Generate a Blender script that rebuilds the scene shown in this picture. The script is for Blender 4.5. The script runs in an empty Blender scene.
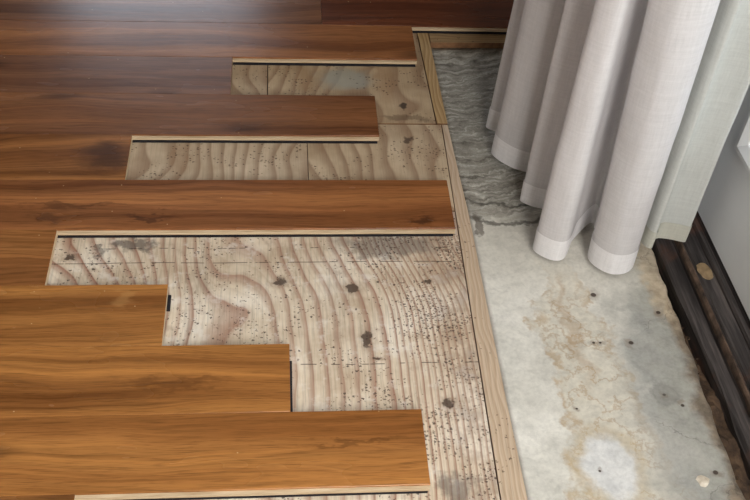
import bpy, bmesh, math, random
from mathutils import Vector, Matrix, noise as mn

random.seed(7)
scene = bpy.context.scene
C = scene.collection
T = 0.0165          # height of the plank tops (plank on the dark shade layer); plywood subfloor top is z = 0
UL = 0.0047        # thickness of the near-black layer standing in for shade under the planks
W = 0.127          # plank width

# ------------------------------------------------------------------ camera
cam_d = bpy.data.cameras.new('camera')
cam = bpy.data.objects.new('camera', cam_d)
C.objects.link(cam)
right = Vector((0.99560217, -0.0693579, 0.06297457))
up = Vector((0.00545235, 0.71397656, 0.70014837))
fwd = Vector((0.09352319, 0.69672588, -0.71121478))
mw = Matrix((right, up, -fwd)).transposed().to_4x4()
mw.translation = Vector((0.0, -1.99627, 1.20631 + T))
cam.matrix_world = mw
cam_d.sensor_width = 36.0
cam_d.lens = 997.4 / 750 * 36.0
cam_d.clip_start = 0.05
scene.camera = cam

# ------------------------------------------------------------------ world, light, exposure
world = bpy.data.worlds.new('world')
scene.world = world
world.use_nodes = True
bg = world.node_tree.nodes['Background']
bg.inputs[0].default_value = (0.75, 0.86, 1.0, 1)
bg.inputs[1].default_value = 1.0
vs = scene.view_settings
vs.view_transform = 'Standard'
vs.look = 'None'
vs.gamma = 1.0
vs.use_curve_mapping = False
vs.exposure = 0.52


def area(name, loc, aim, sx, sy, power, col):
    d = bpy.data.lights.new(name, 'AREA')
    d.shape = 'RECTANGLE'
    d.size, d.size_y, d.energy, d.color = sx, sy, power, col
    o = bpy.data.objects.new(name, d)
    C.objects.link(o)
    o.location = loc
    o.rotation_euler = (Vector(aim) - Vector(loc)).to_track_quat('-Z', 'Y').to_euler()
    return o


area('door_daylight', (1.02, -1.95, 1.22), (0.1, -1.55, 0.30), 1.65, 1.9, 42, (1.0, 0.97, 0.925))
area('far_window_daylight', (-0.50, 1.80, 0.76), (-0.4, 0.0, 0.45), 0.75, 0.80, 7.5, (0.80, 0.88, 1.0))
area('rear_window_daylight', (0.42, -3.48, 1.55), (0.42, -1.0, 0.25), 0.76, 1.3, 32, (1.0, 0.965, 0.915))


# ------------------------------------------------------------------ node helper
def lin(r, g, b):
    f = lambda c: (c / 255 / 12.92) if c <= 10 else ((c / 255 + 0.055) / 1.055) ** 2.4
    return (f(r), f(g), f(b), 1.0)


class G:
    def __init__(s, name):
        s.mat = bpy.data.materials.new(name)
        s.mat.use_nodes = True
        s.t = s.mat.node_tree
        s.t.nodes.clear()
        s.out = s.t.nodes.new('ShaderNodeOutputMaterial')

    def put(s, sock, v):
        if isinstance(v, bpy.types.NodeSocket):
            s.t.links.new(v, sock)
        elif v is not None:
            if isinstance(v, (tuple, list)) and sock.type == 'VECTOR':
                v = tuple(v)[:3]
            sock.default_value = v

    def new(s, typ, ins=None, **props):
        n = s.t.nodes.new(typ)
        for k, v in props.items():
            setattr(n, k, v)
        for k, v in (ins or {}).items():
            s.put(n.inputs[k], v)
        return n

    def m(s, op, a, b=None, c=None, clamp=False):
        n = s.new('ShaderNodeMath', operation=op, use_clamp=clamp)
        for i, v in enumerate((a, b, c)):
            s.put(n.inputs[i], v)
        return n.outputs[0]

    def vm(s, op, a, b=None, scale=None):
        n = s.new('ShaderNodeVectorMath', operation=op)
        s.put(n.inputs[0], a)
        s.put(n.inputs[1], b)
        if scale is not None:
            s.put(n.inputs['Scale'], scale)
        return n.outputs['Value'] if op in ('LENGTH', 'DISTANCE', 'DOT_PRODUCT') else n.outputs[0]

    def coords(s):
        return s.new('ShaderNodeTexCoord').outputs['Object']

    def sep(s, v):
        n = s.new('ShaderNodeSeparateXYZ', {0: v})
        return n.outputs[0], n.outputs[1], n.outputs[2]

    def comb(s, x, y, z=0.0):
        return s.new('ShaderNodeCombineXYZ', {0: x, 1: y, 2: z}).outputs[0]

    def noise(s, vec, scale=5.0, detail=3.0, rough=0.5, dist=0.0, color=False):
        n = s.new('ShaderNodeTexNoise', {'Vector': vec, 'Scale': scale, 'Detail': detail, 'Roughness': rough, 'Distortion': dist})
        return n.outputs['Color' if color else 'Fac']

    def ramp(s, fac, stops, interp='LINEAR'):
        n = s.new('ShaderNodeValToRGB', {0: fac})
        cr = n.color_ramp
        cr.interpolation = interp
        while len(cr.elements) < len(stops):
            cr.elements.new(0.5)
        for e, (p, c) in zip(cr.elements, stops):
            e.position = p
            e.color = c if isinstance(c, (tuple, list)) else (c, c, c, 1)
        return n.outputs[0]

    def step(s, v, lo, hi):           # smoothstep lo..hi -> 0..1 (lo may exceed hi)
        n = s.new('ShaderNodeMapRange', interpolation_type='SMOOTHSTEP')
        for i, x in enumerate((v, lo, hi, 0.0, 1.0)):
            s.put(n.inputs[i], x)
        return n.outputs[0]

    def mix(s, f, a, b, blend='MIX'):
        n = s.new('ShaderNodeMix', data_type='RGBA', blend_type=blend, clamp_factor=True)
        s.put(n.inputs[0], f)
        s.put(n.inputs[6], a)
        s.put(n.inputs[7], b)
        return n.outputs[2]

    def ell(s, p, cx, cy, rx, ry, lo=1.15, hi=0.75, rot=0.0):
        """soft ellipse mask round a spot on the surface"""
        d = s.vm('SUBTRACT', p, (cx, cy, 0))
        if rot:
            d = s.new('ShaderNodeVectorRotate', {'Vector': d, 'Angle': -rot}, rotation_type='Z_AXIS').outputs[0]
        x, y, _ = s.sep(d)
        q = s.comb(s.m('DIVIDE', x, rx), s.m('DIVIDE', y, ry), 0.0)
        return s.step(s.vm('LENGTH', q), lo, hi)

    def done(s, color, rough=0.6, bump=None, bstr=0.3, bdist=0.002, spec=0.5, coat=None):
        p = s.new('ShaderNodeBsdfPrincipled')
        s.put(p.inputs['Base Color'], color)
        s.put(p.inputs['Roughness'], rough)
        s.put(p.inputs['Specular IOR Level'], spec)
        if coat:
            s.put(p.inputs['Coat Weight'], coat[0])
            s.put(p.inputs['Coat Roughness'], coat[1])
        if bump is not None:
            b = s.new('ShaderNodeBump', {'Height': bump, 'Strength': bstr, 'Distance': bdist})
            s.put(p.inputs['Normal'], b.outputs[0])
        s.put(s.out.inputs[0], p.outputs[0])
        return s.mat


# ------------------------------------------------------------------ materials
def mat_plank_top():
    g = G('stained_hardwood')
    info = g.new('ShaderNodeObjectInfo')
    rnd = info.outputs['Random']
    off = g.comb(g.m('MULTIPLY', rnd, 37.0), g.m('MULTIPLY', rnd, 91.0), g.m('MULTIPLY', rnd, 13.0))
    p = g.vm('ADD', g.coords(), off)
    x, y, z = g.sep(p)
    warp = g.noise(g.comb(g.m('MULTIPLY', x, 2.2), g.m('MULTIPLY', y, 7.0), z), 1.0, 2.0, 0.5)
    yy = g.m('ADD', y, g.m('MULTIPLY', warp, 0.085))
    # broad growth figure, long streaks, fine pores
    fig = g.noise(g.comb(g.m('MULTIPLY', x, 1.1), g.m('MULTIPLY', yy, 38.0), z), 1.0, 2.5, 0.55)
    streak = g.noise(g.comb(g.m('MULTIPLY', x, 3.0), g.m('MULTIPLY', yy, 150.0), z), 1.0, 3.0, 0.6)
    pore = g.noise(g.comb(g.m('MULTIPLY', x, 26.0), g.m('MULTIPLY', y, 620.0), z), 1.0, 2.0, 0.6)
    wide = g.noise(g.comb(g.m('MULTIPLY', x, 0.7), g.m('MULTIPLY', yy, 15.0), g.m('ADD', z, 4.0)), 1.0, 1.0, 0.5)
    v = g.ramp(fig, [(0.28, (0.56, 0.50, 0.44, 1)), (0.40, (0.86, 0.84, 0.81, 1)), (0.49, (1.0, 1.0, 1.0, 1)), (0.56, (0.88, 0.85, 0.82, 1)), (0.68, (1.24, 1.25, 1.22, 1))])
    v0 = g.ramp(wide, [(0.34, (0.66, 0.60, 0.56, 1)), (0.50, (0.98, 0.98, 0.98, 1)), (0.64, (1.30, 1.36, 1.36, 1))])
    v2 = g.ramp(streak, [(0.30, 0.70), (0.44, 0.96), (0.66, 1.10)])
    v3 = g.ramp(pore, [(0.34, 0.62), (0.48, 1.0)])
    base = info.outputs['Color']
    col = g.mix(1.0, base, v, 'MULTIPLY')
    col = g.mix(1.0, col, v0, 'MULTIPLY')
    ln = g.ramp(g.m('FRACT', g.m('MULTIPLY', g.m('ADD', fig, g.m('MULTIPLY', wide, 0.8)), 11.0)), [(0.0, 1.0), (0.6, 1.0), (0.86, 0.60), (1.0, 1.0)])
    col = g.mix(0.42, col, ln, 'MULTIPLY')
    col = g.mix(0.9, col, v2, 'MULTIPLY')
    col = g.mix(0.75, col, v3, 'MULTIPLY')
    # knots: sparse dark swirls
    kn = g.new('ShaderNodeTexVoronoi', {'Vector': g.comb(g.m('MULTIPLY', x, 2.6), g.m('MULTIPLY', yy, 8.0), 0.0), 'Scale': 1.0}, voronoi_dimensions='2D')
    km = g.m('MULTIPLY', g.step(kn.outputs['Distance'], 0.17, 0.02), g.step(g.sep(kn.outputs['Color'])[0], 0.62, 0.7))
    col = g.mix(g.m('MULTIPLY', km, 0.55), col, lin(52, 28, 14))
    # dark figure and knots that this floor shows on particular boards, and one pale scuff
    wp = g.new('ShaderNodeNewGeometry').outputs['Position']
    wp = g.vm('MULTIPLY', wp, (1.0, 1.0, 0.0))
    wq = g.vm('ADD', wp, g.vm('SCALE', g.vm('SUBTRACT', g.noise(g.vm('MULTIPLY', wp, (16.0, 48.0, 1.0)), 1.0, 4.0, 0.65, color=True), (0.5, 0.5, 0.5)), scale=0.085))
    for cx, cy, rx, ry, k, c in ((-0.315, -0.572, 0.055, 0.046, 0.75, lin(58, 32, 18)), (0.238, -0.738, 0.030, 0.016, 0.65, lin(50, 28, 16)), (-0.23, -0.728, 0.050, 0.010, 0.65, lin(56, 32, 20)),
                                 (-0.40, -0.735, 0.03, 0.006, 0.5, lin(56, 32, 20)), (-0.16, -1.09, 0.10, 0.012, 0.5, lin(86, 50, 22)), (-0.36, -0.70, 0.10, 0.008, 0.5, lin(60, 34, 20)), (0.10, -1.20, 0.09, 0.006, 0.5, lin(84, 50, 22)), (-0.25, -0.92, 0.02, 0.016, 0.25, lin(210, 160, 100))):
        col = g.mix(g.m('MULTIPLY', g.ell(wq, cx, cy, rx, ry, 1.25, 0.35), k), col, c)
    # tiny pale nicks in the finish
    nk = g.new('ShaderNodeTexVoronoi', {'Vector': g.comb(g.m('MULTIPLY', x, 22.0), g.m('MULTIPLY', y, 30.0), 0.0), 'Scale': 1.0}, voronoi_dimensions='2D')
    nm = g.m('MULTIPLY', g.step(nk.outputs['Distance'], 0.035, 0.015), g.step(g.sep(nk.outputs['Color'])[1], 0.93, 0.95))
    col = g.mix(g.m('MULTIPLY', nm, 0.6), col, lin(225, 190, 140))
    sm = g.noise(g.comb(g.m('MULTIPLY', x, 3.0), g.m('MULTIPLY', y, 9.0), z), 1.0, 3.0, 0.6)
    ro = g.m('ADD', 0.16, g.m('MULTIPLY', sm, 0.20))
    bump = g.m('ADD', g.m('MULTIPLY', pore, 0.35), g.m('MULTIPLY', streak, 0.5))
    return g.done(col, ro, bump, 0.25, 0.0008, 0.4)


def mat_core():
    g = G('pale_core_wood')
    p = g.coords()
    x, y, z = g.sep(p)
    n = g.noise(g.comb(g.m('MULTIPLY', x, 12.0), g.m('MULTIPLY', y, 60.0), g.m('MULTIPLY', z, 500.0)), 1.0, 3.0)
    col = g.ramp(n, [(0.25, lin(166, 138, 106)), (0.55, lin(202, 180, 148)), (0.8, lin(220, 204, 176))])
    return g.done(col, 0.7, n, 0.15, 0.0006)


def specks(g, x, y, density, sx=150.0, sy=190.0, size=0.34):
    raw = g.comb(x, y, 0.0)
    wv = g.vm('SUBTRACT', g.noise(raw, 330.0, 2.0, 0.6, color=True), (0.5, 0.5, 0.5))
    raw = g.vm('ADD', raw, g.vm('SCALE', wv, scale=0.0075))
    v = g.new('ShaderNodeTexVoronoi', {'Vector': g.vm('MULTIPLY', raw, (sx, sy, 0.0)), 'Scale': 1.0, 'Randomness': 1.0}, voronoi_dimensions='2D')
    r = g.sep(v.outputs['Color'])
    thr = g.m('MULTIPLY', g.m('ADD', 0.30, g.m('MULTIPLY', r[1], 0.70)), size)
    return g.m('MULTIPLY', g.m('LESS_THAN', v.outputs['Distance'], thr), g.m('LESS_THAN', r[0], density))


def mat_ply_near():
    """pinkish, cathedral-grained sheet in the foreground"""
    g = G('weathered_plywood_near')
    p = g.coords()
    x, y, z = g.sep(p)
    low = g.noise(g.comb(g.m('MULTIPLY', x, 3.2), g.m('MULTIPLY', y, 1.7), 3.1), 1.0, 1.5, 0.45)
    mid = g.noise(g.comb(g.m('MULTIPLY', x, 9.0), g.m('MULTIPLY', y, 5.5), 8.3), 1.0, 2.0, 0.5)
    wild = g.step(x, 0.0, -0.16)
    amp = g.m('ADD', 3.0, g.m('MULTIPLY', wild, 8.5))
    xs = g.m('ADD', x, g.m('MULTIPLY', g.step(y, -0.95, -0.74), 0.045))
    u = g.m('ADD', g.m('MULTIPLY', xs, 42.0), g.m('MULTIPLY', g.m('MAXIMUM', g.m('SUBTRACT', xs, 0.175), 0.0), 52.0))
    u = g.m('ADD', u, g.m('MULTIPLY', low, amp))
    u = g.m('ADD', u, g.m('MULTIPLY', mid, 1.3))
    fr = g.m('FRACT', u)
    cell = g.noise(g.comb(g.m('FLOOR', u), 0.0, 0.0), 7.7, 0.0)
    band = g.ramp(fr, [(0.0, 0.0), (0.42, 0.0), (0.66, 0.55), (0.84, 1.0), (0.89, 0.25), (0.94, 0.0)])
    band = g.m('MULTIPLY', band, g.m('ADD', 0.45, g.m('MULTIPLY', cell, 1.0)))
    fine = g.ramp(g.m('FRACT', g.m('MULTIPLY', u, 3.0)), [(0.0, 0.0), (0.55, 0.0), (0.85, 1.0), (1.0, 0.0)])
    fib = g.noise(g.comb(g.m('MULTIPLY', x, 330.0), g.m('MULTIPLY', y, 12.0), 0.0), 1.0, 3.0, 0.65)
    blot = g.noise(p, 9.0, 4.0, 0.6)
    blot2 = g.noise(p, 26.0, 4.0, 0.65)
    base = g.ramp(blot, [(0.34, lin(190, 170, 146)), (0.50, lin(212, 196, 174)), (0.64, lin(226, 214, 197))])
    col = g.mix(g.m('MULTIPLY', band, 0.85), base, lin(154, 112, 92))
    col = g.mix(g.m('MULTIPLY', fine, 0.16), col, lin(150, 118, 98))
    col = g.mix(0.6, col, g.ramp(fib, [(0.32, 0.62), (0.52, 1.06)]), 'MULTIPLY')
    col = g.mix(g.m('MULTIPLY', g.step(blot2, 0.53, 0.68), 0.45), col, lin(232, 225, 216))
    col = g.mix(g.m('MULTIPLY', g.step(blot2, 0.44, 0.30), 0.35), col, lin(156, 132, 114))
    pd = g.vm('ADD', p, g.vm('SCALE', g.vm('SUBTRACT', g.noise(p, 75.0, 3.0, 0.6, color=True), (0.5, 0.5, 0.5)), scale=0.026))
    ps = g.vm('ADD', p, g.vm('SCALE', g.vm('SUBTRACT', g.noise(p, 30.0, 4.0, 0.65, color=True), (0.5, 0.5, 0.5)), scale=0.10))
    # worn, glue-blotched strip along the right side of the sheet
    worn = g.m('MULTIPLY', g.step(x, 0.215, 0.285), g.step(blot2, 0.38, 0.62))
    col = g.mix(g.m('MULTIPLY', worn, 0.45), col, lin(132, 104, 84))
    # grey smears
    for cx, cy, rx, ry, k in ((0.185, -0.785, 0.10, 0.030, 0.62), (-0.245, -0.785, 0.030, 0.018, 0.75), (-0.30, -0.80, 0.012, 0.01, 0.6), (0.245, -1.27, 0.03, 0.03, 0.6),
                              (-0.135, -0.86, 0.018, 0.05, 0.16), (0.09, -0.90, 0.02, 0.1, 0.10)):
        col = g.mix(g.m('MULTIPLY', g.ell(ps, cx, cy, rx, ry, 1.3, 0.5), k), col, lin(92, 84, 80))
    # dark knots
    for cx, cy, rx, ry in ((0.118, -0.886, 0.014, 0.012), (0.134, -0.996, 0.009, 0.022), (-0.002, -0.872, 0.011, 0.010), (0.248, -1.122, 0.010, 0.010), (0.150, -1.035, 0.007, 0.005),
                           (-0.352, -0.812, 0.010, 0.007), (0.245, -0.872, 0.006, 0.006), (-0.31, -0.842, 0.005, 0.004)):
        halo = g.ell(pd, cx, cy, rx * 1.9, ry * 1.7, 1.2, 0.3)
        col = g.mix(g.m('MULTIPLY', halo, 0.40), col, lin(120, 88, 66))
        col = g.mix(g.m('MULTIPLY', g.ell(pd, cx, cy, rx * 0.85, ry * 0.85, 1.15, 0.7), 0.88), col, lin(78, 64, 54))
    # rows of fastener marks
    brk = g.noise(g.comb(g.m('MULTIPLY', x, 40.0), g.m('MULTIPLY', y, 3.0), 0.0), 1.0, 2.0, 0.7)
    for y0, lo in ((-0.792, 0.55), (-0.826, 0.42), (-1.045, 0.46), (-1.30, 0.5)):
        wob = g.m('ADD', y, g.m('MULTIPLY', g.m('SUBTRACT', mid, 0.5), 0.006))
        ln = g.m('MULTIPLY', g.step(g.m('ABSOLUTE', g.m('SUBTRACT', wob, y0)), 0.0013, 0.0004), g.step(brk, lo, lo + 0.06))
        col = g.mix(g.m('MULTIPLY', ln, 0.8), col, lin(62, 48, 40))
    dens = g.m('MULTIPLY', g.step(g.noise(p, 11.0, 2.0, 0.5), 0.40, 0.66), g.m('ADD', 0.26, g.m('MULTIPLY', g.step(x, 0.12, 0.27), 0.50)))
    sp = specks(g, x, y, dens)
    sp2 = specks(g, g.m('ADD', x, 0.31), y, g.m('MULTIPLY', dens, 0.8), 230.0, 280.0, 0.42)
    col = g.mix(g.m('MULTIPLY', sp, 0.82), col, lin(70, 56, 50))
    col = g.mix(g.m('MULTIPLY', sp2, 0.7), col, lin(92, 64, 50))
    h = g.m('SUBTRACT', g.m('MULTIPLY', fib, 0.4), g.m('ADD', g.m('MULTIPLY', band, 0.5), g.m('MULTIPLY', sp, 1.2)))
    return g.done(col, 0.82, h, 0.5, 0.0012, 0.25)


def mat_ply_far(name, seed, tint, stain=None):
    """tan sheets further back"""
    g = G(name)
    p = g.coords()
    x, y, z = g.sep(g.vm('ADD', p, (seed * 1.7, seed * 0.9, 0)))
    low = g.noise(g.comb(g.m('MULTIPLY', x, 3.5), g.m('MULTIPLY', y, 2.5), seed), 1.0, 2.0, 0.5)
    u = g.m('ADD', g.m('MULTIPLY', x, 30.0), g.m('MULTIPLY', low, 10.0))
    fr = g.m('FRACT', u)
    band = g.ramp(fr, [(0.0, 0.0), (0.40, 0.1), (0.72, 0.8), (0.88, 1.0), (0.95, 0.2), (1.0, 0.0)])
    fib = g.noise(g.comb(g.m('MULTIPLY', x, 420.0), g.m('MULTIPLY', y, 14.0), 0.0), 1.0, 2.0, 0.6)
    blot = g.noise(p, 10.0, 4.0, 0.6)
    a, b = tint
    base = g.ramp(blot, [(0.30, a), (0.68, b)])
    col = g.mix(g.m('MULTIPLY', band, 0.62), base, lin(128, 96, 72))
    col = g.mix(0.45, col, g.ramp(fib, [(0.25, 0.66), (0.55, 1.05)]), 'MULTIPLY')
    pd = g.vm('ADD', p, g.vm('SCALE', g.vm('SUBTRACT', g.noise(p, 30.0, 3.0, 0.55, color=True), (0.5, 0.5, 0.5)), scale=0.05))
    for cx, cy, rx, ry, k, c in stain or ():
        col = g.mix(g.m('MULTIPLY', g.ell(pd, cx, cy, rx, ry, 1.3, 0.6), k), col, c)
    dens = g.m('MULTIPLY', g.step(g.noise(p, 12.0, 2.0, 0.5), 0.42, 0.66), 0.42)
    sp = specks(g, x, y, dens)
    col = g.mix(g.m('MULTIPLY', sp, 0.75), col, lin(70, 52, 40))
    h = g.m('SUBTRACT', g.m('MULTIPLY', fib, 0.5), sp)
    return g.done(col, 0.82, h, 0.4, 0.001, 0.25)


def mat_strip(name, a, b, seed=0.0, across=False):
    g = G(name)
    p = g.coords()
    x, y, z = g.sep(g.vm('ADD', p, (seed, seed, 0)))
    if across:
        x, y = y, x
    low = g.noise(g.comb(g.m('MULTIPLY', x, 9.0), g.m('MULTIPLY', y, 4.0), seed), 1.0, 2.0, 0.5)
    fr = g.m('FRACT', g.m('ADD', g.m('MULTIPLY', x, 120.0), g.m('MULTIPLY', low, 7.0)))
    fib = g.noise(g.comb(g.m('MULTIPLY', x, 500.0), g.m('MULTIPLY', y, 16.0), 0.0), 1.0, 2.0, 0.6)
    col = g.mix(g.ramp(fr, [(0.0, 0.0), (0.8, 0.9), (1.0, 0.1)]), b, a)
    col = g.mix(0.5, col, g.ramp(fib, [(0.25, 0.6), (0.55, 1.05)]), 'MULTIPLY')
    sp = specks(g, x, y, g.m('MULTIPLY', g.step(g.noise(p, 14.0, 2.0, 0.5), 0.48, 0.7), 0.30))
    col = g.mix(g.m('MULTIPLY', sp, 0.7), col, lin(70, 52, 40))
    return g.done(col, 0.8, fib, 0.3, 0.001, 0.3)


def mat_concrete():
    g = G('patched_concrete')
    p = g.coords()
    x, y, z = g.sep(p)
    nv = g.vm('SUBTRACT', g.noise(p, 11.0, 5.0, 0.6, color=True), (0.5, 0.5, 0.5))
    q = g.vm('ADD', p, g.vm('SCALE', nv, scale=0.16))
    qf = g.vm('ADD', p, g.vm('SCALE', g.vm('SUBTRACT', g.noise(p, 24.0, 4.0, 0.65, color=True), (0.5, 0.5, 0.5)), scale=0.05))
    qx, qy, _ = g.sep(q)
    b1 = g.noise(p, 7.0, 6.0, 0.62)
    b2 = g.noise(p, 38.0, 4.0, 0.6)
    base = g.ramp(b1, [(0.3, lin(200, 197, 188)), (0.5, lin(214, 211, 202)), (0.7, lin(228, 225, 217))])
    # tan water stain with a rim, wandering from under the curtain to the foreground
    cx = g.m('ADD', 0.470, g.m('MULTIPLY', g.m('SUBTRACT', -0.85, y), 0.055))
    wid = g.m('ADD', 0.030, g.m('MULTIPLY', g.m('SUBTRACT', -0.80, y), 0.105))
    d = g.m('DIVIDE', g.m('ABSOLUTE', g.m('SUBTRACT', qx, cx)), g.m('MAXIMUM', wid, 0.02))
    fill = g.m('MULTIPLY', g.step(d, 1.10, 0.85), g.step(y, -0.78, -0.90))
    b3 = g.noise(p, 17.0, 5.0, 0.62)
    rim = g.m('MULTIPLY', g.m('MULTIPLY', g.step(d, 0.72, 0.98), g.step(d, 1.14, 1.0)), g.step(y, -0.80, -0.92))
    rim = g.m('MULTIPLY', rim, g.step(b2, 0.40, 0.58))
    vein = g.m('MULTIPLY', g.step(g.m('ABSOLUTE', g.m('SUBTRACT', b3, 0.5)), 0.030, 0.004), g.step(d, 1.25, 0.6))
    vein = g.m('MULTIPLY', vein, g.step(y, -0.84, -0.95))
    col = g.mix(g.m('MULTIPLY', fill, 0.55), base, lin(204, 197, 180))
    col = g.mix(g.m('MULTIPLY', rim, 0.62), col, lin(172, 146, 108))
    col = g.mix(g.m('MULTIPLY', vein, 0.50), col, lin(172, 146, 110))
    trail = g.m('MULTIPLY', g.step(g.m('ABSOLUTE', g.m('SUBTRACT', qx, g.m('ADD', 0.466, g.m('MULTIPLY', g.m('SUBTRACT', -0.85, y), 0.02)))), 0.016, 0.002), g.m('MULTIPLY', g.step(y, -0.84, -0.88), g.step(y, -1.15, -1.02)))
    col = g.mix(g.m('MULTIPLY', trail, 0.42), col, lin(160, 128, 88))
    # white filler ring
    ring = g.ell(qf, 0.472, -1.240, 0.044, 0.058, 1.15, 0.7)
    ringo = g.ell(qf, 0.472, -1.240, 0.055, 0.070, 1.2, 0.85)
    col = g.mix(g.m('MULTIPLY', ringo, 0.5), col, lin(186, 166, 130))
    col = g.mix(g.m('MULTIPLY', ring, 0.85), col, g.mix(b2, lin(205, 208, 212), lin(232, 233, 232)))
    # blue-grey band and darker right side
    rx0 = g.m('ADD', 0.548, g.m('MULTIPLY', g.m('SUBTRACT', -1.0, y), -0.03))
    band = g.step(qx, g.m('SUBTRACT', rx0, 0.045), g.m('ADD', rx0, 0.04))
    band = g.m('MULTIPLY', band, g.step(y, -0.82, -0.94))
    col = g.mix(g.m('MULTIPLY', band, 0.85), col, g.mix(g.step(b1, 0.35, 0.65), lin(142, 144, 141), lin(172, 171, 165)))
    rgt = g.step(qx, 0.565, 0.625)
    col = g.mix(g.m('MULTIPLY', rgt, 0.6), col, g.mix(b2, lin(140, 140, 132), lin(176, 174, 164)))
    # tan crumbly rim and dirt along the sill
    edge = g.step(g.m('ADD', g.m('MULTIPLY', g.sep(qf)[0], 0.5), g.m('MULTIPLY', qx, 0.5)), 0.628, 0.648)
    nearrim = g.step(y, -1.02, -0.92)
    edge = g.m('MAXIMUM', edge, g.m('MULTIPLY', g.step(g.sep(qf)[0], 0.612, 0.628), g.step(y, -0.99, -0.90)))
    col = g.mix(g.m('MULTIPLY', edge, 0.85), col, g.mix(nearrim, g.ramp(b2, [(0.35, lin(84, 68, 54)), (0.65, lin(140, 124, 104))]), g.ramp(b2, [(0.3, lin(160, 138, 110)), (0.7, lin(214, 196, 168))])))
    # dark adhesive with trowel swirls at the far end
    sw = g.noise(g.comb(g.m('MULTIPLY', qx, 18.0), g.m('MULTIPLY', g.m('ADD', g.sep(qf)[1], g.m('MULTIPLY', g.m('POWER', g.m('SUBTRACT', x, 0.34), 2.0), -1.6)), 88.0), 2.0), 1.0, 5.0, 0.68)
    swc = g.ramp(sw, [(0.32, lin(84, 79, 70)), (0.45, lin(134, 129, 118)), (0.54, lin(160, 156, 145)), (0.66, lin(206, 202, 192))])
    far = g.step(g.m('ADD', qy, g.m('MULTIPLY', g.m('SUBTRACT', x, 0.34), 0.12)), -0.745, -0.66)
    pale = g.ramp(b1, [(0.3, lin(172, 166, 152)), (0.7, lin(200, 194, 180))])  # muted cream for the painted shade below the curtain
    curtain_shade = g.step(y, -0.98, -0.76)  # creamy shadow zone below the curtain, put into the concrete colour
    col = g.mix(g.m('MULTIPLY', curtain_shade, 0.45), col, pale)
    col = g.mix(g.m('MULTIPLY', far, 0.95), col, swc)
    for sx_, sy_, w_ in ((0.41, -0.685, 0.10), (0.42, -0.735, 0.11)):
        arc = g.m('ADD', sy_, g.m('MULTIPLY', g.m('POWER', g.m('SUBTRACT', x, sx_), 2.0), 3.0))
        a_ = g.m('MULTIPLY', g.step(g.m('ABSOLUTE', g.m('SUBTRACT', g.sep(qf)[1], arc)), 0.007, 0.001), g.step(g.m('ABSOLUTE', g.m('SUBTRACT', x, sx_)), w_, w_ * 0.6))
        col = g.mix(g.m('MULTIPLY', a_, 0.75), col, lin(70, 66, 58))
    col = g.mix(g.m('MULTIPLY', g.ell(qf, 0.348, -0.735, 0.007, 0.03), 0.7), col, lin(88, 78, 68))
    # fine cracks
    cr = g.new('ShaderNodeTexVoronoi', {'Vector': q, 'Scale': 6.0}, feature='DISTANCE_TO_EDGE', voronoi_dimensions='2D')
    crm = g.m('MULTIPLY', g.step(cr.outputs['Distance'], 0.010, 0.002), g.step(qx, 0.56, 0.60))
    col = g.mix(g.m('MULTIPLY', crm, 0.38), col, lin(96, 92, 86))
    # nail holes with rusty halos
    holes = 0.0
    for cx_, cy_, r_ in ((0.500, -1.008, 0.0026), (0.511, -1.008, 0.0024), (0.562, -1.009, 0.0042), (0.588, -1.113, 0.0028), (0.611, -1.134, 0.0030), (0.626, -1.252, 0.0040), (0.455, -1.245, 0.002), (0.445, -1.135, 0.002),
                         (0.625, -0.945, 0.004), (0.523, -0.905, 0.005)):
        col = g.mix(g.m('MULTIPLY', g.ell(qf, cx_, cy_, r_ * 2.6, r_ * 2.4, 1.2, 0.3), 0.45), col, lin(120, 100, 80))
        hm = g.ell(p, cx_, cy_, r_, r_ * 0.9)
        col = g.mix(g.m('MULTIPLY', hm, 0.9), col, lin(58, 44, 36))
        holes = g.m('ADD', holes, hm)
    halo = g.m('SUBTRACT', g.ell(qf, 0.590, -1.113, 0.022, 0.024), g.ell(qf, 0.590, -1.113, 0.017, 0.019))
    col = g.mix(g.m('MULTIPLY', halo, 0.4), col, lin(112, 112, 108))
    col = g.mix(g.m('MULTIPLY', g.ell(qf, 0.590, -1.113, 0.018, 0.02), 0.35), col, lin(128, 128, 122))
    fine = g.noise(p, 160.0, 3.0, 0.6)
    trow = g.noise(g.comb(g.m('MULTIPLY', qx, 22.0), g.m('MULTIPLY', qy, 70.0), 5.0), 1.0, 4.0, 0.6)
    col = g.mix(0.6, col, g.ramp(trow, [(0.34, 0.84), (0.5, 1.0), (0.66, 1.06)]), 'MULTIPLY')
    col = g.mix(0.5, col, g.ramp(b2, [(0.34, 0.84), (0.60, 1.05)]), 'MULTIPLY')
    col = g.mix(0.45, col, g.ramp(fine, [(0.3, 0.78), (0.6, 1.06)]), 'MULTIPLY')
    h = g.m('ADD', g.m('MULTIPLY', b2, 0.5), g.m('MULTIPLY', fine, 0.3))
    h = g.m('ADD', h, g.m('MULTIPLY', g.m('MULTIPLY', far, sw), 1.6))
    h = g.m('SUBTRACT', h, holes)
    h = g.m('SUBTRACT', h, g.m('MULTIPLY', crm, 0.6))
    return g.done(col, g.m('ADD', 0.50, g.m('MULTIPLY', b1, 0.3)), h, 0.55, 0.002, 0.35)


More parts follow.
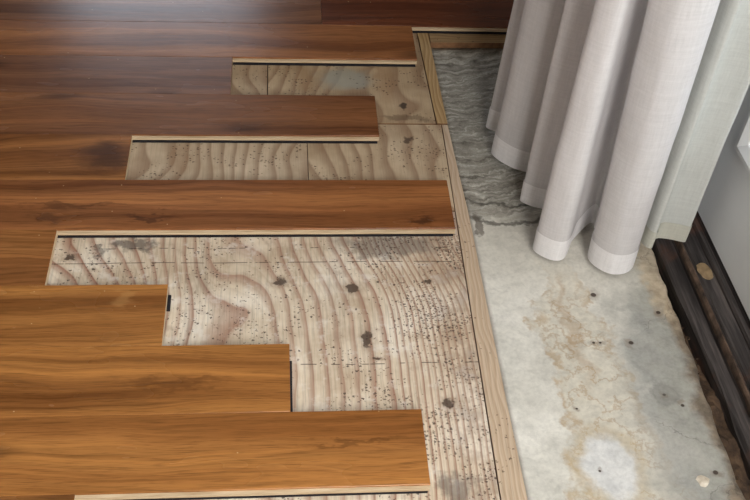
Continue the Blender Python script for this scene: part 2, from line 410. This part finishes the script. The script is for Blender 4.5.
def mat_sill():
    g = G('dark_weathered_timber')
    p = g.coords()
    x, y, z = g.sep(p)
    gr = g.noise(g.comb(g.m('MULTIPLY', x, 90.0), g.m('MULTIPLY', y, 5.0), g.m('MULTIPLY', z, 90.0)), 1.0, 4.0, 0.65)
    bl = g.noise(p, 14.0, 4.0, 0.6)
    col = g.ramp(gr, [(0.34, lin(24, 21, 20)), (0.50, lin(54, 49, 48)), (0.62, lin(76, 70, 68)), (0.74, lin(104, 96, 90))])
    col = g.mix(g.m('MULTIPLY', g.step(bl, 0.52, 0.70), 0.5), col, lin(92, 58, 42))
    h = gr
    return g.done(col, 0.62, h, 0.6, 0.002, 0.4)


def simple(name, c1, c2, scale=20.0, rough=0.6, bstr=0.2, bdist=0.001):
    g = G(name)
    p = g.coords()
    n = g.noise(p, scale, 4.0, 0.6)
    return g.done(g.ramp(n, [(0.3, c1), (0.7, c2)]), rough, n, bstr, bdist, 0.4)


def mat_cloth(name, c, trans, clear, seed=0.0):
    g = G(name)
    uv = g.new('ShaderNodeUVMap').outputs[0]
    u, v, _ = g.sep(uv)
    # slubby weave: crossed thread noise in cloth metres
    th = g.noise(g.comb(g.m('MULTIPLY', u, 900.0), g.m('MULTIPLY', v, 90.0), seed), 1.0, 2.0, 0.6)
    tv = g.noise(g.comb(g.m('MULTIPLY', u, 90.0), g.m('MULTIPLY', v, 900.0), seed + 3), 1.0, 2.0, 0.6)
    w = g.m('ADD', g.m('MULTIPLY', th, 0.5), g.m('MULTIPLY', tv, 0.5))
    slub = g.noise(g.comb(g.m('MULTIPLY', u, 260.0), g.m('MULTIPLY', v, 18.0), seed + 6), 1.0, 3.0, 0.6)
    slubh = g.noise(g.comb(g.m('MULTIPLY', u, 18.0), g.m('MULTIPLY', v, 260.0), seed + 8), 1.0, 3.0, 0.6)
    w = g.m('ADD', g.m('MULTIPLY', w, 0.4), g.m('ADD', g.m('MULTIPLY', slub, 0.3), g.m('MULTIPLY', slubh, 0.3)))
    col = g.mix(0.8, c, g.ramp(w, [(0.36, 0.84), (0.60, 1.05)]), 'MULTIPLY')
    big = g.noise(uv, 5.0, 3.0, 0.5)
    bump = g.new('ShaderNodeBump', {'Height': g.m('ADD', g.m('MULTIPLY', w, 0.6), g.m('MULTIPLY', big, 7.0)), 'Strength': 0.5, 'Distance': 0.002}).outputs[0]
    d = g.new('ShaderNodeBsdfDiffuse', {'Color': col, 'Normal': bump})
    t = g.new('ShaderNodeBsdfTranslucent', {'Color': col, 'Normal': bump})
    m1 = g.new('ShaderNodeMixShader', {0: trans, 1: d.outputs[0], 2: t.outputs[0]})
    tr = g.new('ShaderNodeBsdfTransparent', {'Color': (1, 1, 1, 1)})
    m2 = g.new('ShaderNodeMixShader', {0: clear, 1: m1.outputs[0], 2: tr.outputs[0]})
    g.put(g.out.inputs[0], m2.outputs[0])
    return g.mat


def mat_glass():
    g = G('window_glass')
    tr = g.new('ShaderNodeBsdfTransparent', {'Color': (0.94, 0.97, 0.96, 1)})
    gl = g.new('ShaderNodeBsdfGlossy', {'Color': (1, 1, 1, 1), 'Roughness': 0.02})
    f = g.new('ShaderNodeFresnel', {'IOR': 1.45})
    m = g.new('ShaderNodeMixShader', {0: f.outputs[0], 1: tr.outputs[0], 2: gl.outputs[0]})
    g.put(g.out.inputs[0], m.outputs[0])
    return g.mat


M_TOP, M_CORE = mat_plank_top(), mat_core()
M_NEAR = mat_ply_near()
M_FARA = mat_ply_far('tan_plywood', 1.3, (lin(166, 143, 114), lin(196, 174, 146)))
M_FARB = mat_ply_far('stained_tan_plywood', 4.1, (lin(162, 138, 107), lin(192, 169, 138)),
                     ((0.135, -0.300, 0.055, 0.040, 0.7, lin(150, 152, 142)), (0.05, -0.31, 0.018, 0.05, 0.35, lin(146, 110, 74)), (0.246, -0.391, 0.008, 0.011, 0.9, lin(60, 48, 38)),
                      (0.215, -0.30, 0.02, 0.08, 0.35, lin(150, 112, 76)), (0.255, -0.432, 0.05, 0.010, 0.5, lin(80, 60, 44))))
M_MIDC = mat_ply_far('beige_plywood', 7.7, (lin(174, 153, 127), lin(208, 189, 164)), ((-0.19, -0.56, 0.02, 0.06, 0.4, lin(150, 118, 90)),))
M_MIDD = mat_ply_far('beige_grained_plywood', 2.9, (lin(170, 147, 119), lin(202, 182, 154)), ((0.245, -0.50, 0.008, 0.008, 0.8, lin(66, 50, 40)),))
M_STRIPN = mat_strip('pale_strip_wood', lin(180, 154, 128), lin(200, 180, 156))
M_STRIPF = mat_strip('tan_strip_wood', lin(150, 118, 80), lin(188, 158, 112), 5.0)
M_CROSS = mat_strip('tan_crosspiece_wood', lin(140, 112, 80), lin(176, 148, 110), 8.0, True)
M_PLYEDGE = simple('plywood_edge', lin(110, 78, 52), lin(150, 110, 76), 60)
M_CONC, M_SILL = mat_concrete(), mat_sill()
M_DIRT = simple('brown_dirt', lin(48, 36, 28), lin(92, 72, 54), 60, 0.95, 0.8, 0.004)
M_DARK = simple('dark_ground', lin(20, 16, 14), lin(40, 32, 27), 30, 0.95)
M_UNDER = simple('dark_shade_underlay', lin(18, 17, 22), lin(30, 28, 34), 60, 0.9)  # near-black, added to draw the shadow line beneath the plank tongues
M_WORN = simple('worn_brown_timber', lin(40, 31, 27), lin(104, 84, 70), 45, 0.8, 0.6, 0.002)
M_CHIP = simple('pale_chip', lin(186, 172, 150), lin(226, 218, 204), 60, 0.85)
M_KNOT = simple('tan_knot_wood', lin(112, 92, 68), lin(152, 130, 98), 70, 0.75, 0.5)
M_DOOR = simple('white_door_paint', lin(214, 217, 220), lin(224, 226, 228), 6, 0.45, 0.05)
M_WALL = simple('warm_wall_paint', lin(134, 126, 114), lin(142, 134, 123), 5, 0.8, 0.1)
M_CEIL = simple('ceiling_paint', lin(178, 174, 168), lin(186, 183, 178), 5, 0.9, 0.1)
M_GLASS = mat_glass()
M_SHEER = mat_cloth('white_sheer_cloth', lin(234, 231, 232), 0.20, 0.22)
M_HEM = mat_cloth('white_hem_cloth', lin(240, 238, 239), 0.20, 0.0, 5.0)
M_LIN = mat_cloth('off_white_lining_cloth', lin(212, 214, 210), 0.30, 0.0, 9.0)
M_LHEM = mat_cloth('off_white_lining_hem_cloth', lin(192, 191, 180), 0.12, 0.0, 12.0)


# ------------------------------------------------------------------ mesh helpers
def obj(name, verts, faces, mats, parent=None, midx=None, smooth=False, loc=None):
    me = bpy.data.meshes.new(name)
    me.from_pydata([tuple(v) for v in verts], [], faces)
    for m in (mats if isinstance(mats, (list, tuple)) else [mats]):
        me.materials.append(m)
    if midx:
        for pl, i in zip(me.polygons, midx):
            pl.material_index = i
    bm = bmesh.new()
    bm.from_mesh(me)
    bmesh.ops.recalc_face_normals(bm, faces=bm.faces)
    bm.to_mesh(me)
    bm.free()
    if smooth:
        for pl in me.polygons:
            pl.use_smooth = True
    o = bpy.data.objects.new(name, me)
    C.objects.link(o)
    if loc:
        o.location = loc
    if parent:
        o.parent = parent
    return o


BOXF = [(0, 1, 2, 3), (4, 5, 6, 7), (0, 1, 5, 4), (1, 2, 6, 5), (2, 3, 7, 6), (3, 0, 4, 7)]


def box(name, x0, x1, y0, y1, z0, z1, mat, parent=None):
    v = [(x0, y0, z0), (x1, y0, z0), (x1, y1, z0), (x0, y1, z0), (x0, y0, z1), (x1, y0, z1), (x1, y1, z1), (x0, y1, z1)]
    return obj(name, v, BOXF, mat, parent)


def prism(name, poly, z0, z1, mats, parent=None):
    """upright prism on a plan polygon; slot 0 on top, slot 1 (if any) on the sides"""
    n = len(poly)
    v = [(x, y, z0) for x, y in poly] + [(x, y, z1) for x, y in poly]
    f = [tuple(range(n)), tuple(range(n, 2 * n))] + [(i, (i + 1) % n, n + (i + 1) % n, n + i) for i in range(n)]
    k = 1 if isinstance(mats, (list, tuple)) and len(mats) > 1 else 0
    return obj(name, v, f, mats, parent, [k, 0] + [k] * n)


def structure(o, label, cat):
    o['kind'] = 'structure'
    o['label'] = label
    o['category'] = cat
    return o


def empty(name, loc=(0, 0, 0), rz=0.0):
    o = bpy.data.objects.new(name, None)
    o.empty_display_size = 0.1
    C.objects.link(o)
    o.location = loc
    o.rotation_euler = (0, 0, rz)
    return o


# ------------------------------------------------------------------ subfloor, slab, room shell
XL, XR, YF, YB = -2.3, 0.742, 1.72, -3.4
g0 = box('ground', XL, 1.2, YB, YF, -0.12, -0.045, M_DARK)
structure(g0, 'dark ground in the gap between the concrete and the sill', 'ground')

sub = empty('floor_subfloor')
structure(sub, 'bare weathered plywood subfloor exposed where planks are lifted', 'subfloor')
PL = [M_NEAR, M_PLYEDGE]
GAP = 0.0009
Z0 = -0.018


def sheet(name, poly, mat, dz=0.0):
    return prism(name, poly, Z0, dz, [mat, M_PLYEDGE], sub)


S1, S2, S3 = -0.026, 0.0505, 0.303
sheet('plywood_sheet', [(XL, -0.449), (S1 - GAP, -0.449), (S1 - GAP, YF), (XL, YF)], M_FARA)
sheet('plywood_sheet', [(S1 + GAP, -0.449), (0.3065, -0.449), (0.2985, -0.10), (0.2985, YF), (S1 + GAP, YF)], M_FARB)
sheet('plywood_sheet', [(XL, -0.70), (S2 - GAP * .7, -0.70), (S2 - GAP * .7, -0.4525), (XL, -0.4525)], M_MIDC)
sheet('plywood_sheet', [(S2 + GAP * .7, -0.70), (0.3125, -0.70), (0.3165, -0.4525), (S2 + GAP * .7, -0.4525)], M_MIDD)
sheet('plywood_sheet', [(XL, YB), (0.277, YB), (0.3020, -1.266), (0.3120, -0.7025), (XL, -0.7025)], M_NEAR)
sheet('plywood_strip', [(0.3085, -0.449), (0.3295, -0.449), (0.3250, -0.165), (0.3250, -0.10), (0.3005, -0.10)], M_STRIPF, 0.0008)
near_edge = [(0.341, YB), (0.341, -1.29), (0.3385, -1.12), (0.3375, -0.92), (0.337, -0.715), (0.333, -0.592), (0.3295, -0.4525)]
sheet('plywood_strip', [(0.2795, YB)] + near_edge + [(0.3185, -0.4525), (0.3138, -0.70), (0.3042, -1.266)], M_STRIPN)
sheet('plywood_crosspiece', [(0.327, -0.165), (XR - 0.005, -0.160), (XR - 0.005, -0.10), (0.327, -0.10)], M_CROSS, 0.0)
sheet('plywood_sheet', [(0.3005, -0.0985), (XR - 0.005, -0.0985), (XR - 0.005, YF), (0.3005, YF)], M_FARA)


def slab():
    xa, xb = 0.3425, 0.667
    NX, NY = 44, 150
    ya, yb = -0.1655, YB + 0.01
    ys = [ya + (-1.7 - ya) * j / 120 for j in range(121)] + [-1.7 + (yb + 1.7) * j / 29 for j in range(1, 30)]
    NY = len(ys)

    def left(y):
        if y > -0.4525:
            return 0.3265 + 0.004 * (y + 0.165) / (-0.2875) + 0.0012
        pts = near_edge[::-1]
        for (x1, y1), (x2, y2) in zip(pts, pts[1:]):
            if y2 <= y <= y1:
                return x1 + (x2 - x1) * (y - y1) / (y2 - y1) + 0.0016
        return 0.3426

    verts, faces = [], []
    for j, y in enumerate(ys):
        rr = 0.662 + 0.010 * mn.noise(Vector((3.1, y * 14, 0))) + 0.004 * mn.noise(Vector((1.1, y * 55, 0))) + 0.018 * (-1.0 - y) * (1 if y > -1.4 else 0) * 0.3
        rr = min(rr, 0.672)
        l = left(y)
        for i in range(NX + 1):
            t = i / NX
            x = l + (rr - l) * t
            d = min(1.0, max(0.0, (y + 0.75) / 0.5))
            z = -0.0022 - 0.011 * d * d * (3 - 2 * d)
            z += 0.0016 * mn.noise(Vector((x * 9, y * 9, 2.0))) + 0.0006 * mn.noise(Vector((x * 40, y * 40, 5.0)))
            e = max(0.0, (x - 0.635) / 0.03)
            z -= 0.006 * e * e
            if t > 0.985:
                z -= 0.012
            verts.append((x, y, z))
    n = NX + 1
    for j in range(NY - 1):
        for i in range(NX):
            a = j * n + i
            faces.append((a, a + 1, a + n + 1, a + n))
    # skirt down to the ground
    base = len(verts)
    rim = [j * n for j in range(NY)] + [(NY - 1) * n + i for i in range(1, n)] + [j * n + NX for j in range(NY - 2, -1, -1)] + [i for i in range(NX - 1, 0, -1)]
    for k in rim:
        x, y, z = verts[k]
        verts.append((x, y, -0.05))
    m = len(rim)
    for k in range(m):
        faces.append((rim[k], rim[(k + 1) % m], base + (k + 1) % m, base + k))
    return obj('floor_concrete', verts, faces, M_CONC, smooth=True)


conc = structure(slab(), 'stained pale grey concrete strip beside the plywood under the curtain', 'concrete floor')


def blob(name, loc, r, mat, parent=None, seed=0, flat=0.5, n=2):
    bm = bmesh.new()
    bmesh.ops.create_icosphere(bm, subdivisions=n, radius=1.0)
    vs_ = []
    for v in bm.verts:
        k = 1 + 0.45 * mn.noise(v.co * 1.7 + Vector((seed, seed * 2.3, 0)))
        vs_.append((v.co.x * r * k, v.co.y * r * k, v.co.z * r * flat * k))
    fs = [tuple(v.index for v in f.verts) for f in bm.faces]
    bm.free()
    return obj(name, vs_, fs, mat, parent, loc=loc)


pl_ = blob('filler_plug', (0.603, -1.266, -0.002), 0.0092, M_CHIP, conc, 3, 0.22)
pl_['label'] = 'small chipped white plug set in the concrete'

# right wall, door and sill stand slightly out of square with the planks
RZ = math.radians(2.0)
PV = (0.737, -0.85, 0.0)


def wall_box(name, x0, x1, y0, y1, z0, z1, mat, parent):
    return box(name, x0, x1, y0, y1, z0, z1, mat, parent)


DY0, DY1, DZ0, DZ1 = -2.00, 0.16, 0.052, 2.09      # opening for a pair of doors, local y runs from the pivot
wr = empty('wall_right', PV, RZ)
structure(wr, 'pale beige painted wall around the glazed doors', 'wall')
box('wall_panel', 0.012, 0.14, DY1, 2.60, -0.04, 2.45, M_WALL, wr)
box('wall_panel', 0.012, 0.14, -2.60, DY0, -0.04, 2.45, M_WALL, wr)
box('wall_panel', 0.012, 0.14, DY0, DY1, DZ1, 2.45, M_WALL, wr)


def bead(name, a, b, inward, parent):
    """bevelled bead from a to b (local y,z), leaning inward over the pane"""
    (ya, za), (yb, zb) = a, b
    iy, iz = inward
    prof = [(-0.0005, -0.012), (-0.009, -0.008), (-0.010, 0.0), (-0.002, 0.014), (0.010, 0.016), (0.010, -0.012)]
    L = math.hypot(yb - ya, zb - za)
    dy, dz = (yb - ya) / L, (zb - za) / L
    v = []
    for (yy, zz), s in (((ya, za), 1), ((yb, zb), -1)):
        for px, po in prof:
            v.append((px, yy + iy * po + s * dy * po, zz + iz * po + s * dz * po))
    n = len(prof)
    f = [tuple(range(n)), tuple(range(n, 2 * n))] + [(i, (i + 1) % n, n + (i + 1) % n, n + i) for i in range(n)]
    return obj(name, v, f, M_DOOR, parent)


def glazed_door(name, y0, y1, label):
    door = empty(name, PV, RZ)
    structure(door, label, 'door')
    ST, KR = 0.118, 0.19
    py0, py1, pz0, pz1 = y0 + ST, y1 - ST, DZ0 + KR, DZ1 - ST
    box('stile', 0.0, 0.045, py1, y1 - 0.002, DZ0, DZ1, M_DOOR, door)
    box('stile', 0.0, 0.045, y0 + 0.002, py0, DZ0, DZ1, M_DOOR, door)
    box('rail', 0.0, 0.045, py0, py1, DZ0, pz0, M_DOOR, door)
    box('rail', 0.0, 0.045, py0, py1, pz1, DZ1, M_DOOR, door)
    box('pane', 0.018, 0.024, py0, py1, pz0, pz1, M_GLASS, door)
    bead('moulding', (py0, pz0), (py1, pz0), (0, 1), door)
    bead('moulding', (py0, pz1), (py1, pz1), (0, -1), door)
    bead('moulding', (py0, pz0), (py0, pz1), (1, 0), door)
    bead('moulding', (py1, pz0), (py1, pz1), (-1, 0), door)
    return door


glazed_door('door_1', -0.92, DY1, 'white painted glazed door behind the curtain above the dark sill')
glazed_door('door_2', DY0, -0.92, 'white painted glazed door, the one further from the curtain')


def extrude_y(name, prof, y0, y1, mat, parent, wob=0.0, seed=0, n=90):
    """profile (x,z) swept along y with slightly ragged edges"""
    k = len(prof)
    v, f = [], []
    for j in range(n + 1):
        y = y0 + (y1 - y0) * j / n
        for i, (x, z) in enumerate(prof):
            v.append((x + wob * mn.noise(Vector((i * 3.7 + seed, y * 20, 0))), y, z + 0.5 * wob * mn.noise(Vector((i * 2.3 + seed + 9, y * 26, 4)))))
    for j in range(n):
        for i in range(k):
            a, b = j * k + i, j * k + (i + 1) % k
            f.append((a, b, b + k, a + k))
    f += [tuple(range(k)), tuple(range(n * k, n * k + k))]
    return obj(name, v, f, mat, parent)


sill = empty('trim_1', PV, RZ)
structure(sill, 'dark weathered timber door sill with a tan knot', 'door sill')
# low rotted board, stepped main board, ridge strip against the door
extrude_y('board', [(-0.070, -0.04), (-0.070, 0.000), (-0.066, 0.005), (-0.044, 0.007), (-0.044, -0.04)], -2.50, 2.50, M_SILL, sill, 0.004, 1)
extrude_y('board', [(-0.044, -0.04), (-0.044, 0.026), (-0.041, 0.031), (-0.0385, 0.029), (-0.036, 0.034), (-0.014, 0.037), (-0.014, -0.04)], -2.50, 2.50, M_SILL, sill, 0.0014, 5)
we = extrude_y('worn_edge', [(-0.0455, 0.016), (-0.0455, 0.026), (-0.0435, 0.0312), (-0.0415, 0.0318), (-0.0415, 0.016)], -2.50, 2.50, M_WORN, sill, 0.0022, 15, 220)
extrude_y('ridge_strip', [(-0.0135, -0.04), (-0.0135, 0.041), (-0.011, 0.046), (-0.006, 0.047), (-0.004, 0.040), (0.0, 0.040), (0.004, 0.052), (0.011, 0.052), (0.011, -0.04)], -2.50, 2.50, M_SILL, sill, 0.0010, 8)
kv, kf = [], []
KN = 22
for i in range(KN):
    a = 2 * math.pi * i / KN
    r = 1 + 0.16 * mn.noise(Vector((math.cos(a) * 2, math.sin(a) * 2, 1)))
    kv.append((0.0115 * r * math.cos(a), 0.020 * r * math.sin(a), 0.0))
for i in range(KN):
    x, y, z = kv[i]
    kv.append((x * 0.8, y * 0.8, 0.0012))
kv.append((0, 0, 0.0013))
for i in range(KN):
    j = (i + 1) % KN
    kf += [(i, j, KN + j, KN + i), (KN + i, KN + j, 2 * KN)]
kn = obj('knot', kv, kf, M_KNOT, sill, loc=(-0.0265, -0.037, 0.0357))
kn.rotation_euler = (0, math.radians(-6), math.radians(8))
kn['label'] = 'tan oval knot in the dark timber'

# unseen sides of the room, so that daylight bounces as it would
wf = empty('wall_far')
structure(wf, 'pale beige painted wall at the far end of the room', 'wall')
for (x0, x1, z0, z1) in ((XL, -0.90, 0, 2.45), (-0.10, 1.0, 0, 2.45), (-0.90, -0.10, 0, 0.34), (-0.90, -0.10, 1.18, 2.45)):
    box('wall_panel', x0, x1, YF, YF + 0.1, z0, z1, M_WALL, wf)
wb = empty('wall_rear')
structure(wb, 'pale beige painted wall at the near end of the room', 'wall')
for (x0, x1, z0, z1) in ((XL, 0.02, 0, 2.45), (0.82, 1.0, 0, 2.45), (0.02, 0.82, 0, 0.88), (0.02, 0.82, 2.22, 2.45)):
    box('wall_panel', x0, x1, YB - 0.1, YB, z0, z1, M_WALL, wb)
structure(box('wall_left', XL - 0.1, XL, YB - 0.1, YF + 0.1, -0.04, 2.45, M_WALL), 'pale beige painted wall opposite the door', 'wall')
structure(box('ceiling', XL - 0.1, 1.1, YB - 0.1, YF + 0.1, 2.45, 2.5, M_CEIL), 'plain painted ceiling of the room', 'ceiling')


# ------------------------------------------------------------------ hardwood planks
floor = empty('floor')
structure(floor, 'partly lifted walnut-brown hardwood plank floor ending in staggered ends', 'plank floor')
_pcount = [0]


def plank(x0, x1, row, col, dz=0.0, drop=0.0, skew=0.0):
    ya, yb = -row * W - 0.0002, -(row + 1) * W + 0.0002     # far edge, near edge
    L, cx, cy = x1 - x0 - 0.0004, (x0 + x1) / 2, (ya + yb) / 2
    h, hw = L / 2, (ya - yb) / 2
    c = 0.0006
    # section (y, z) going round; near side is -y with the tongue, far side has the groove
    sec = [(-hw, UL), (-hw, T - 0.0032), (-hw, T - c), (-hw + c, T), (hw - c, T), (hw, T - c), (hw, T - 0.0032), (hw, T - 0.0034), (hw - 0.0062, T - 0.0034), (hw - 0.0062, UL + 0.0024), (hw, UL + 0.0024), (hw, UL)]
    n = len(sec)
    cc = 0.0005
    rings = []
    for sx, inset in ((-1, 0), (-1, cc), (1, cc), (1, 0)):
        for i, (y, z) in enumerate(sec):
            zz = z - (cc if (inset == 0 and z > T - 0.0008) else 0)
            k = skew * (y / hw) if sx > 0 else 0
            rings.append((sx * (h - inset) + k, y, zz))
    v = rings
    f, mi = [], []
    for rgn in range(3):
        for i in range(n):
            j = (i + 1) % n
            f.append((rgn * n + i, rgn * n + j, rgn * n + n + j, rgn * n + n + i))
            mi.append(0 if 1 <= i <= 5 else 1)
    f += [tuple(range(n)), tuple(range(3 * n, 4 * n))]
    mi += [1, 1]
    o = obj('plank', v, f, [M_TOP, M_CORE], floor, mi, loc=(cx, cy, dz))
    o.color = col
    _pcount[0] += 1
    # tongue along the near long side
    ta, tb = UL + 0.0024, T - 0.0034
    tv = [(-h, -hw + 0.001, ta), (h - 0.001, -hw + 0.001, ta), (h - 0.001, -hw - 0.0050, ta + 0.0005), (-h, -hw - 0.0050, ta + 0.0005),
          (-h, -hw + 0.001, tb), (h - 0.001, -hw + 0.001, tb), (h - 0.001, -hw - 0.0046, tb - 0.0005), (-h, -hw - 0.0046, tb - 0.0005)]
    if row == 8 and x1 > 0:  # dark slivers drawing the shaded gap at two plank ends
        box('shade_underlay', h - 0.0028, h + 0.0036, -hw + 0.001, hw * 0.62, 0.0003, UL - 0.0003, M_UNDER, o)
    if row == 7 and x1 > -0.3:
        box('shade_underlay', h - 0.0028, h + 0.0052, hw * 0.30, hw * 0.80, 0.0003, UL - 0.0003, M_UNDER, o)
    obj('tongue', tv, BOXF, M_CORE, o)
    box('shade_underlay', -h, h - 0.003, -hw - 0.0042, hw - 0.0046, 0.0003, UL - 0.0001, M_UNDER, o)  # juts out below the tongue as the painted shadow line
    return o


PAL = {'dk': lin(128, 84, 56), 'red': lin(112, 62, 38), 'md': lin(148, 95, 56), 'br': lin(132, 85, 52), 'lt': lin(152, 100, 56), 'gd': lin(166, 111, 59), 'or': lin(155, 102, 53)}
# row: list of (x of the right end, tone) from the right; the leftmost planks run to the wall
ROWS = {0: [(0.70, 'red'), (0.091, 'dk')], 1: [(0.287, 'md')], 2: [(-0.098, 'dk')], 3: [(0.1885, 'br')], 4: [(-0.277, 'lt')], 5: [(0.304, 'md')],
        6: [(-0.3765, 'lt')], 7: [(-0.1825, 'gd')], 8: [(0.012, 'or')], 9: [(0.2045, 'gd')], 10: [(-0.277, 'lt')], 11: [(0.19, 'or')], 12: [(-0.10, 'gd')],
        13: [(0.27, 'lt')], 14: [(0.0, 'or')], 15: [(-0.25, 'md')]}
tones = list(PAL)
for r in range(-13, 16):
    segs = ROWS.get(r)
    if segs is None:
        s0 = 0.70
        segs = [(s0, random.choice(tones)), (s0 - random.uniform(0.3, 0.9), random.choice(tones))]
    segs = list(segs)
    while segs[-1][0] - 1.19 > XL + 0.05:
        segs.append((segs[-1][0] - random.uniform(1.0, 1.19), random.choice(tones)))
    for k, (xe, tone) in enumerate(segs):
        xs = segs[k + 1][0] if k + 1 < len(segs) else XL + 0.005
        j = random.uniform(0.95, 1.05)
        cl = PAL[tone]
        plank(xs, xe, r, (cl[0] * j, cl[1] * j, cl[2] * j, 1.0))


# ------------------------------------------------------------------ curtain
def catmull(P, sub):
    out = []
    for i in range(len(P) - 1):
        p0, p1, p2, p3 = P[max(i - 1, 0)], P[i], P[i + 1], P[min(i + 2, len(P) - 1)]
        for k in range(sub):
            t = k / sub
            out.append(tuple(0.5 * ((2 * b) + (-a + c) * t + (2 * a - 5 * b + 4 * c - d) * t * t + (-a + 3 * b - 3 * c + d) * t ** 3) for a, b, c, d in zip(p0, p1, p2, p3)))
    out.append(tuple(P[-1]))
    return out


def cloth(name, P, z0, z1, nz, mat, parent, sub=10, wr=0.0015, off=0.0, zcurve=1.3, seed=0.0):
    """cloth hung on a plan line; P = (x, y, lean_x, lean_y, hem lift) per control point"""
    pts = catmull(P, sub)
    n = len(pts)
    nrm = []
    for i in range(n):
        a, b = pts[max(i - 1, 0)], pts[min(i + 1, n - 1)]
        tx, ty = b[0] - a[0], b[1] - a[1]
        l = math.hypot(tx, ty) or 1
        nrm.append((ty / l, -tx / l))
    s = [0.0]
    for i in range(1, n):
        s.append(s[-1] + math.hypot(pts[i][0] - pts[i - 1][0], pts[i][1] - pts[i - 1][1]))
    v, uvs = [], []
    cxm = sum(p[0] for p in pts) / n
    for j in range(nz + 1):
        t = (j / nz) ** zcurve
        for i, (x, y, lx, ly, lift) in enumerate(pts):
            z = z0 + lift + (z1 - z0 - lift) * t
            zz = z if z < 0.8 else 0.8 + (z - 0.8) * 0.35
            xx, yy = x + lx * zz, y + ly * zz
            if z > 0.8:                         # gathered towards the heading
                k = 0.35 * (z - 0.8) / 1.4
                xx += (cxm - xx) * k * 0.6
            w = wr * mn.noise(Vector((s[i] * 9 + seed, z * 3.0, seed))) + 0.35 * wr * mn.noise(Vector((s[i] * 30, z * 16, 3 + seed)))
            xx += nrm[i][0] * (w + off)
            yy += nrm[i][1] * (w + off)
            v.append((xx, yy, z))
            uvs.append((s[i], z))
    f = []
    for j in range(nz):
        for i in range(n - 1):
            a = j * n + i
            f.append((a, a + 1, a + n + 1, a + n))
    o = obj(name, v, f, mat, parent, smooth=True)
    ul = o.data.uv_layers.new(name='UVMap')
    for lp in o.data.loops:
        ul.data[lp.index].uv = uvs[lp.vertex_index]
    return o


curtain = empty('curtain', (0, 0, 0))
curtain['label'] = 'white pleated sheer curtain with pale lining hanging beside the glazed door'
curtain['category'] = 'curtain'
H = 0.0
SP = [(0.56, -0.44, 0, 0, 0.006), (0.47, -0.435, 0.02, 0, 0.004), (0.402, -0.469, 0.03, 0, 0.0), (0.448, -0.505, 0.03, 0, 0), (0.402, -0.545, 0.03, 0, 0), (0.432, -0.590, 0.02, 0, 0.0), (0.500, -0.622, 0.02, 0, 0),
      (0.492, -0.655, 0, 0, 0), (0.436, -0.678, 0.0, 0, 0), (0.452, -0.698, 0.0, 0, 0), (0.512, -0.722, 0.0, 0, 0), (0.500, -0.760, 0, 0, 0), (0.438, -0.800, 0.0, 0, 0.0), (0.452, -0.828, -0.01, 0, 0), (0.482, -0.832, -0.02, 0, 0.0),
      (0.510, -0.785, -0.02, 0, 0), (0.552, -0.742, -0.03, 0, 0), (0.555, -0.775, -0.03, 0, 0), (0.529, -0.828, -0.05, 0, 0.0), (0.552, -0.864, -0.05, 0, 0), (0.585, -0.866, -0.035, 0, 0.0), (0.606, -0.842, -0.018, 0, 0.002), (0.604, -0.80, -0.02, 0, 0.004), (0.596, -0.740, -0.02, 0, 0.006)]
ZB = 0.012
cloth('sheer_panel', SP, ZB, 2.25, 70, M_SHEER, curtain, 10, 0.0022, zcurve=1.5)
cloth('hem_band', SP, ZB - 0.0015, ZB + 0.045, 5, M_HEM, curtain, 10, 0.0022, off=0.0014, zcurve=1.0)
LP = [(0.613, -0.745, -0.01, 0, 0.002), (0.618, -0.800, -0.008, 0, 0.001), (0.622, -0.828, -0.006, 0, 0), (0.631, -0.835, -0.004, 0, 0), (0.637, -0.820, -0.01, 0, 0), (0.650, -0.812, 0, 0, 0), (0.672, -0.817, 0, 0, 0.0), (0.692, -0.824, -0.002, 0, 0), (0.698, -0.818, -0.002, 0, 0.001), (0.690, -0.806, -0.002, 0, 0.002)]
cloth('lining_panel', LP, 0.042, 2.25, 60, M_LIN, curtain, 10, 0.0035, zcurve=1.5, seed=4.0)
cloth('lining_hem', LP, 0.040, 0.040 + 0.038, 4, M_LHEM, curtain, 10, 0.0035, off=0.0014, zcurve=1.0, seed=4.0)

# ------------------------------------------------------------------ dirt and crumbs in the gap by the sill
dirt_v, dirt_f = [], []


def chips(n, xr, yr, zr, r0, r1):
    for _ in range(n):
        c = Vector((random.uniform(*xr), random.uniform(*yr), 0))
        c.x += 0.02 * (-0.95 - c.y) * 1.2
        c.z = random.uniform(*zr)
        r = random.uniform(r0, r1)
        b = len(dirt_v)
        for d in ((1, 0, 0), (-.8, .5, 0), (-.6, -.8, 0), (.1, .1, .8), (0.1, 0, -.5)):
            q = Vector(d) * r * random.uniform(0.6, 1.3)
            a = random.uniform(0, 6.28)
            dirt_v.append((c.x + q.x * math.cos(a) - q.y * math.sin(a), c.y + q.x * math.sin(a) + q.y * math.cos(a), c.z + q.z))
        dirt_f.extend([(b, b + 1, b + 3), (b + 1, b + 2, b + 3), (b + 2, b, b + 3), (b, b + 4, b + 1), (b + 1, b + 4, b + 2), (b + 2, b + 4, b)])


NXD, NYD = 6, 160
for j in range(NYD + 1):
    y = -0.70 - 1.6 * j / NYD
    for i in range(NXD + 1):
        x = 0.645 + 0.036 * i / NXD + 0.02 * (-0.95 - y)
        near = min(1.0, max(0.0, (-0.93 - y) / 0.2))
        z = -0.040 + 0.026 * near + 0.010 * mn.noise(Vector((x * 60, y * 22, 0))) + 0.004 * mn.noise(Vector((x * 160, y * 120, 0)))
        dirt_v.append((x, y, z))
for j in range(NYD):
    for i in range(NXD):
        a = j * (NXD + 1) + i
        dirt_f.append((a, a + 1, a + NXD + 2, a + NXD + 1))
chips(90, (0.648, 0.672), (-1.75, -0.95), (-0.016, -0.008), 0.0012, 0.004)
deb = obj('debris', dirt_v, dirt_f, M_DIRT)
deb['kind'] = 'stuff'
deb['label'] = 'brown dirt and crumbs in the gap along the sill'
deb['category'] = 'debris'
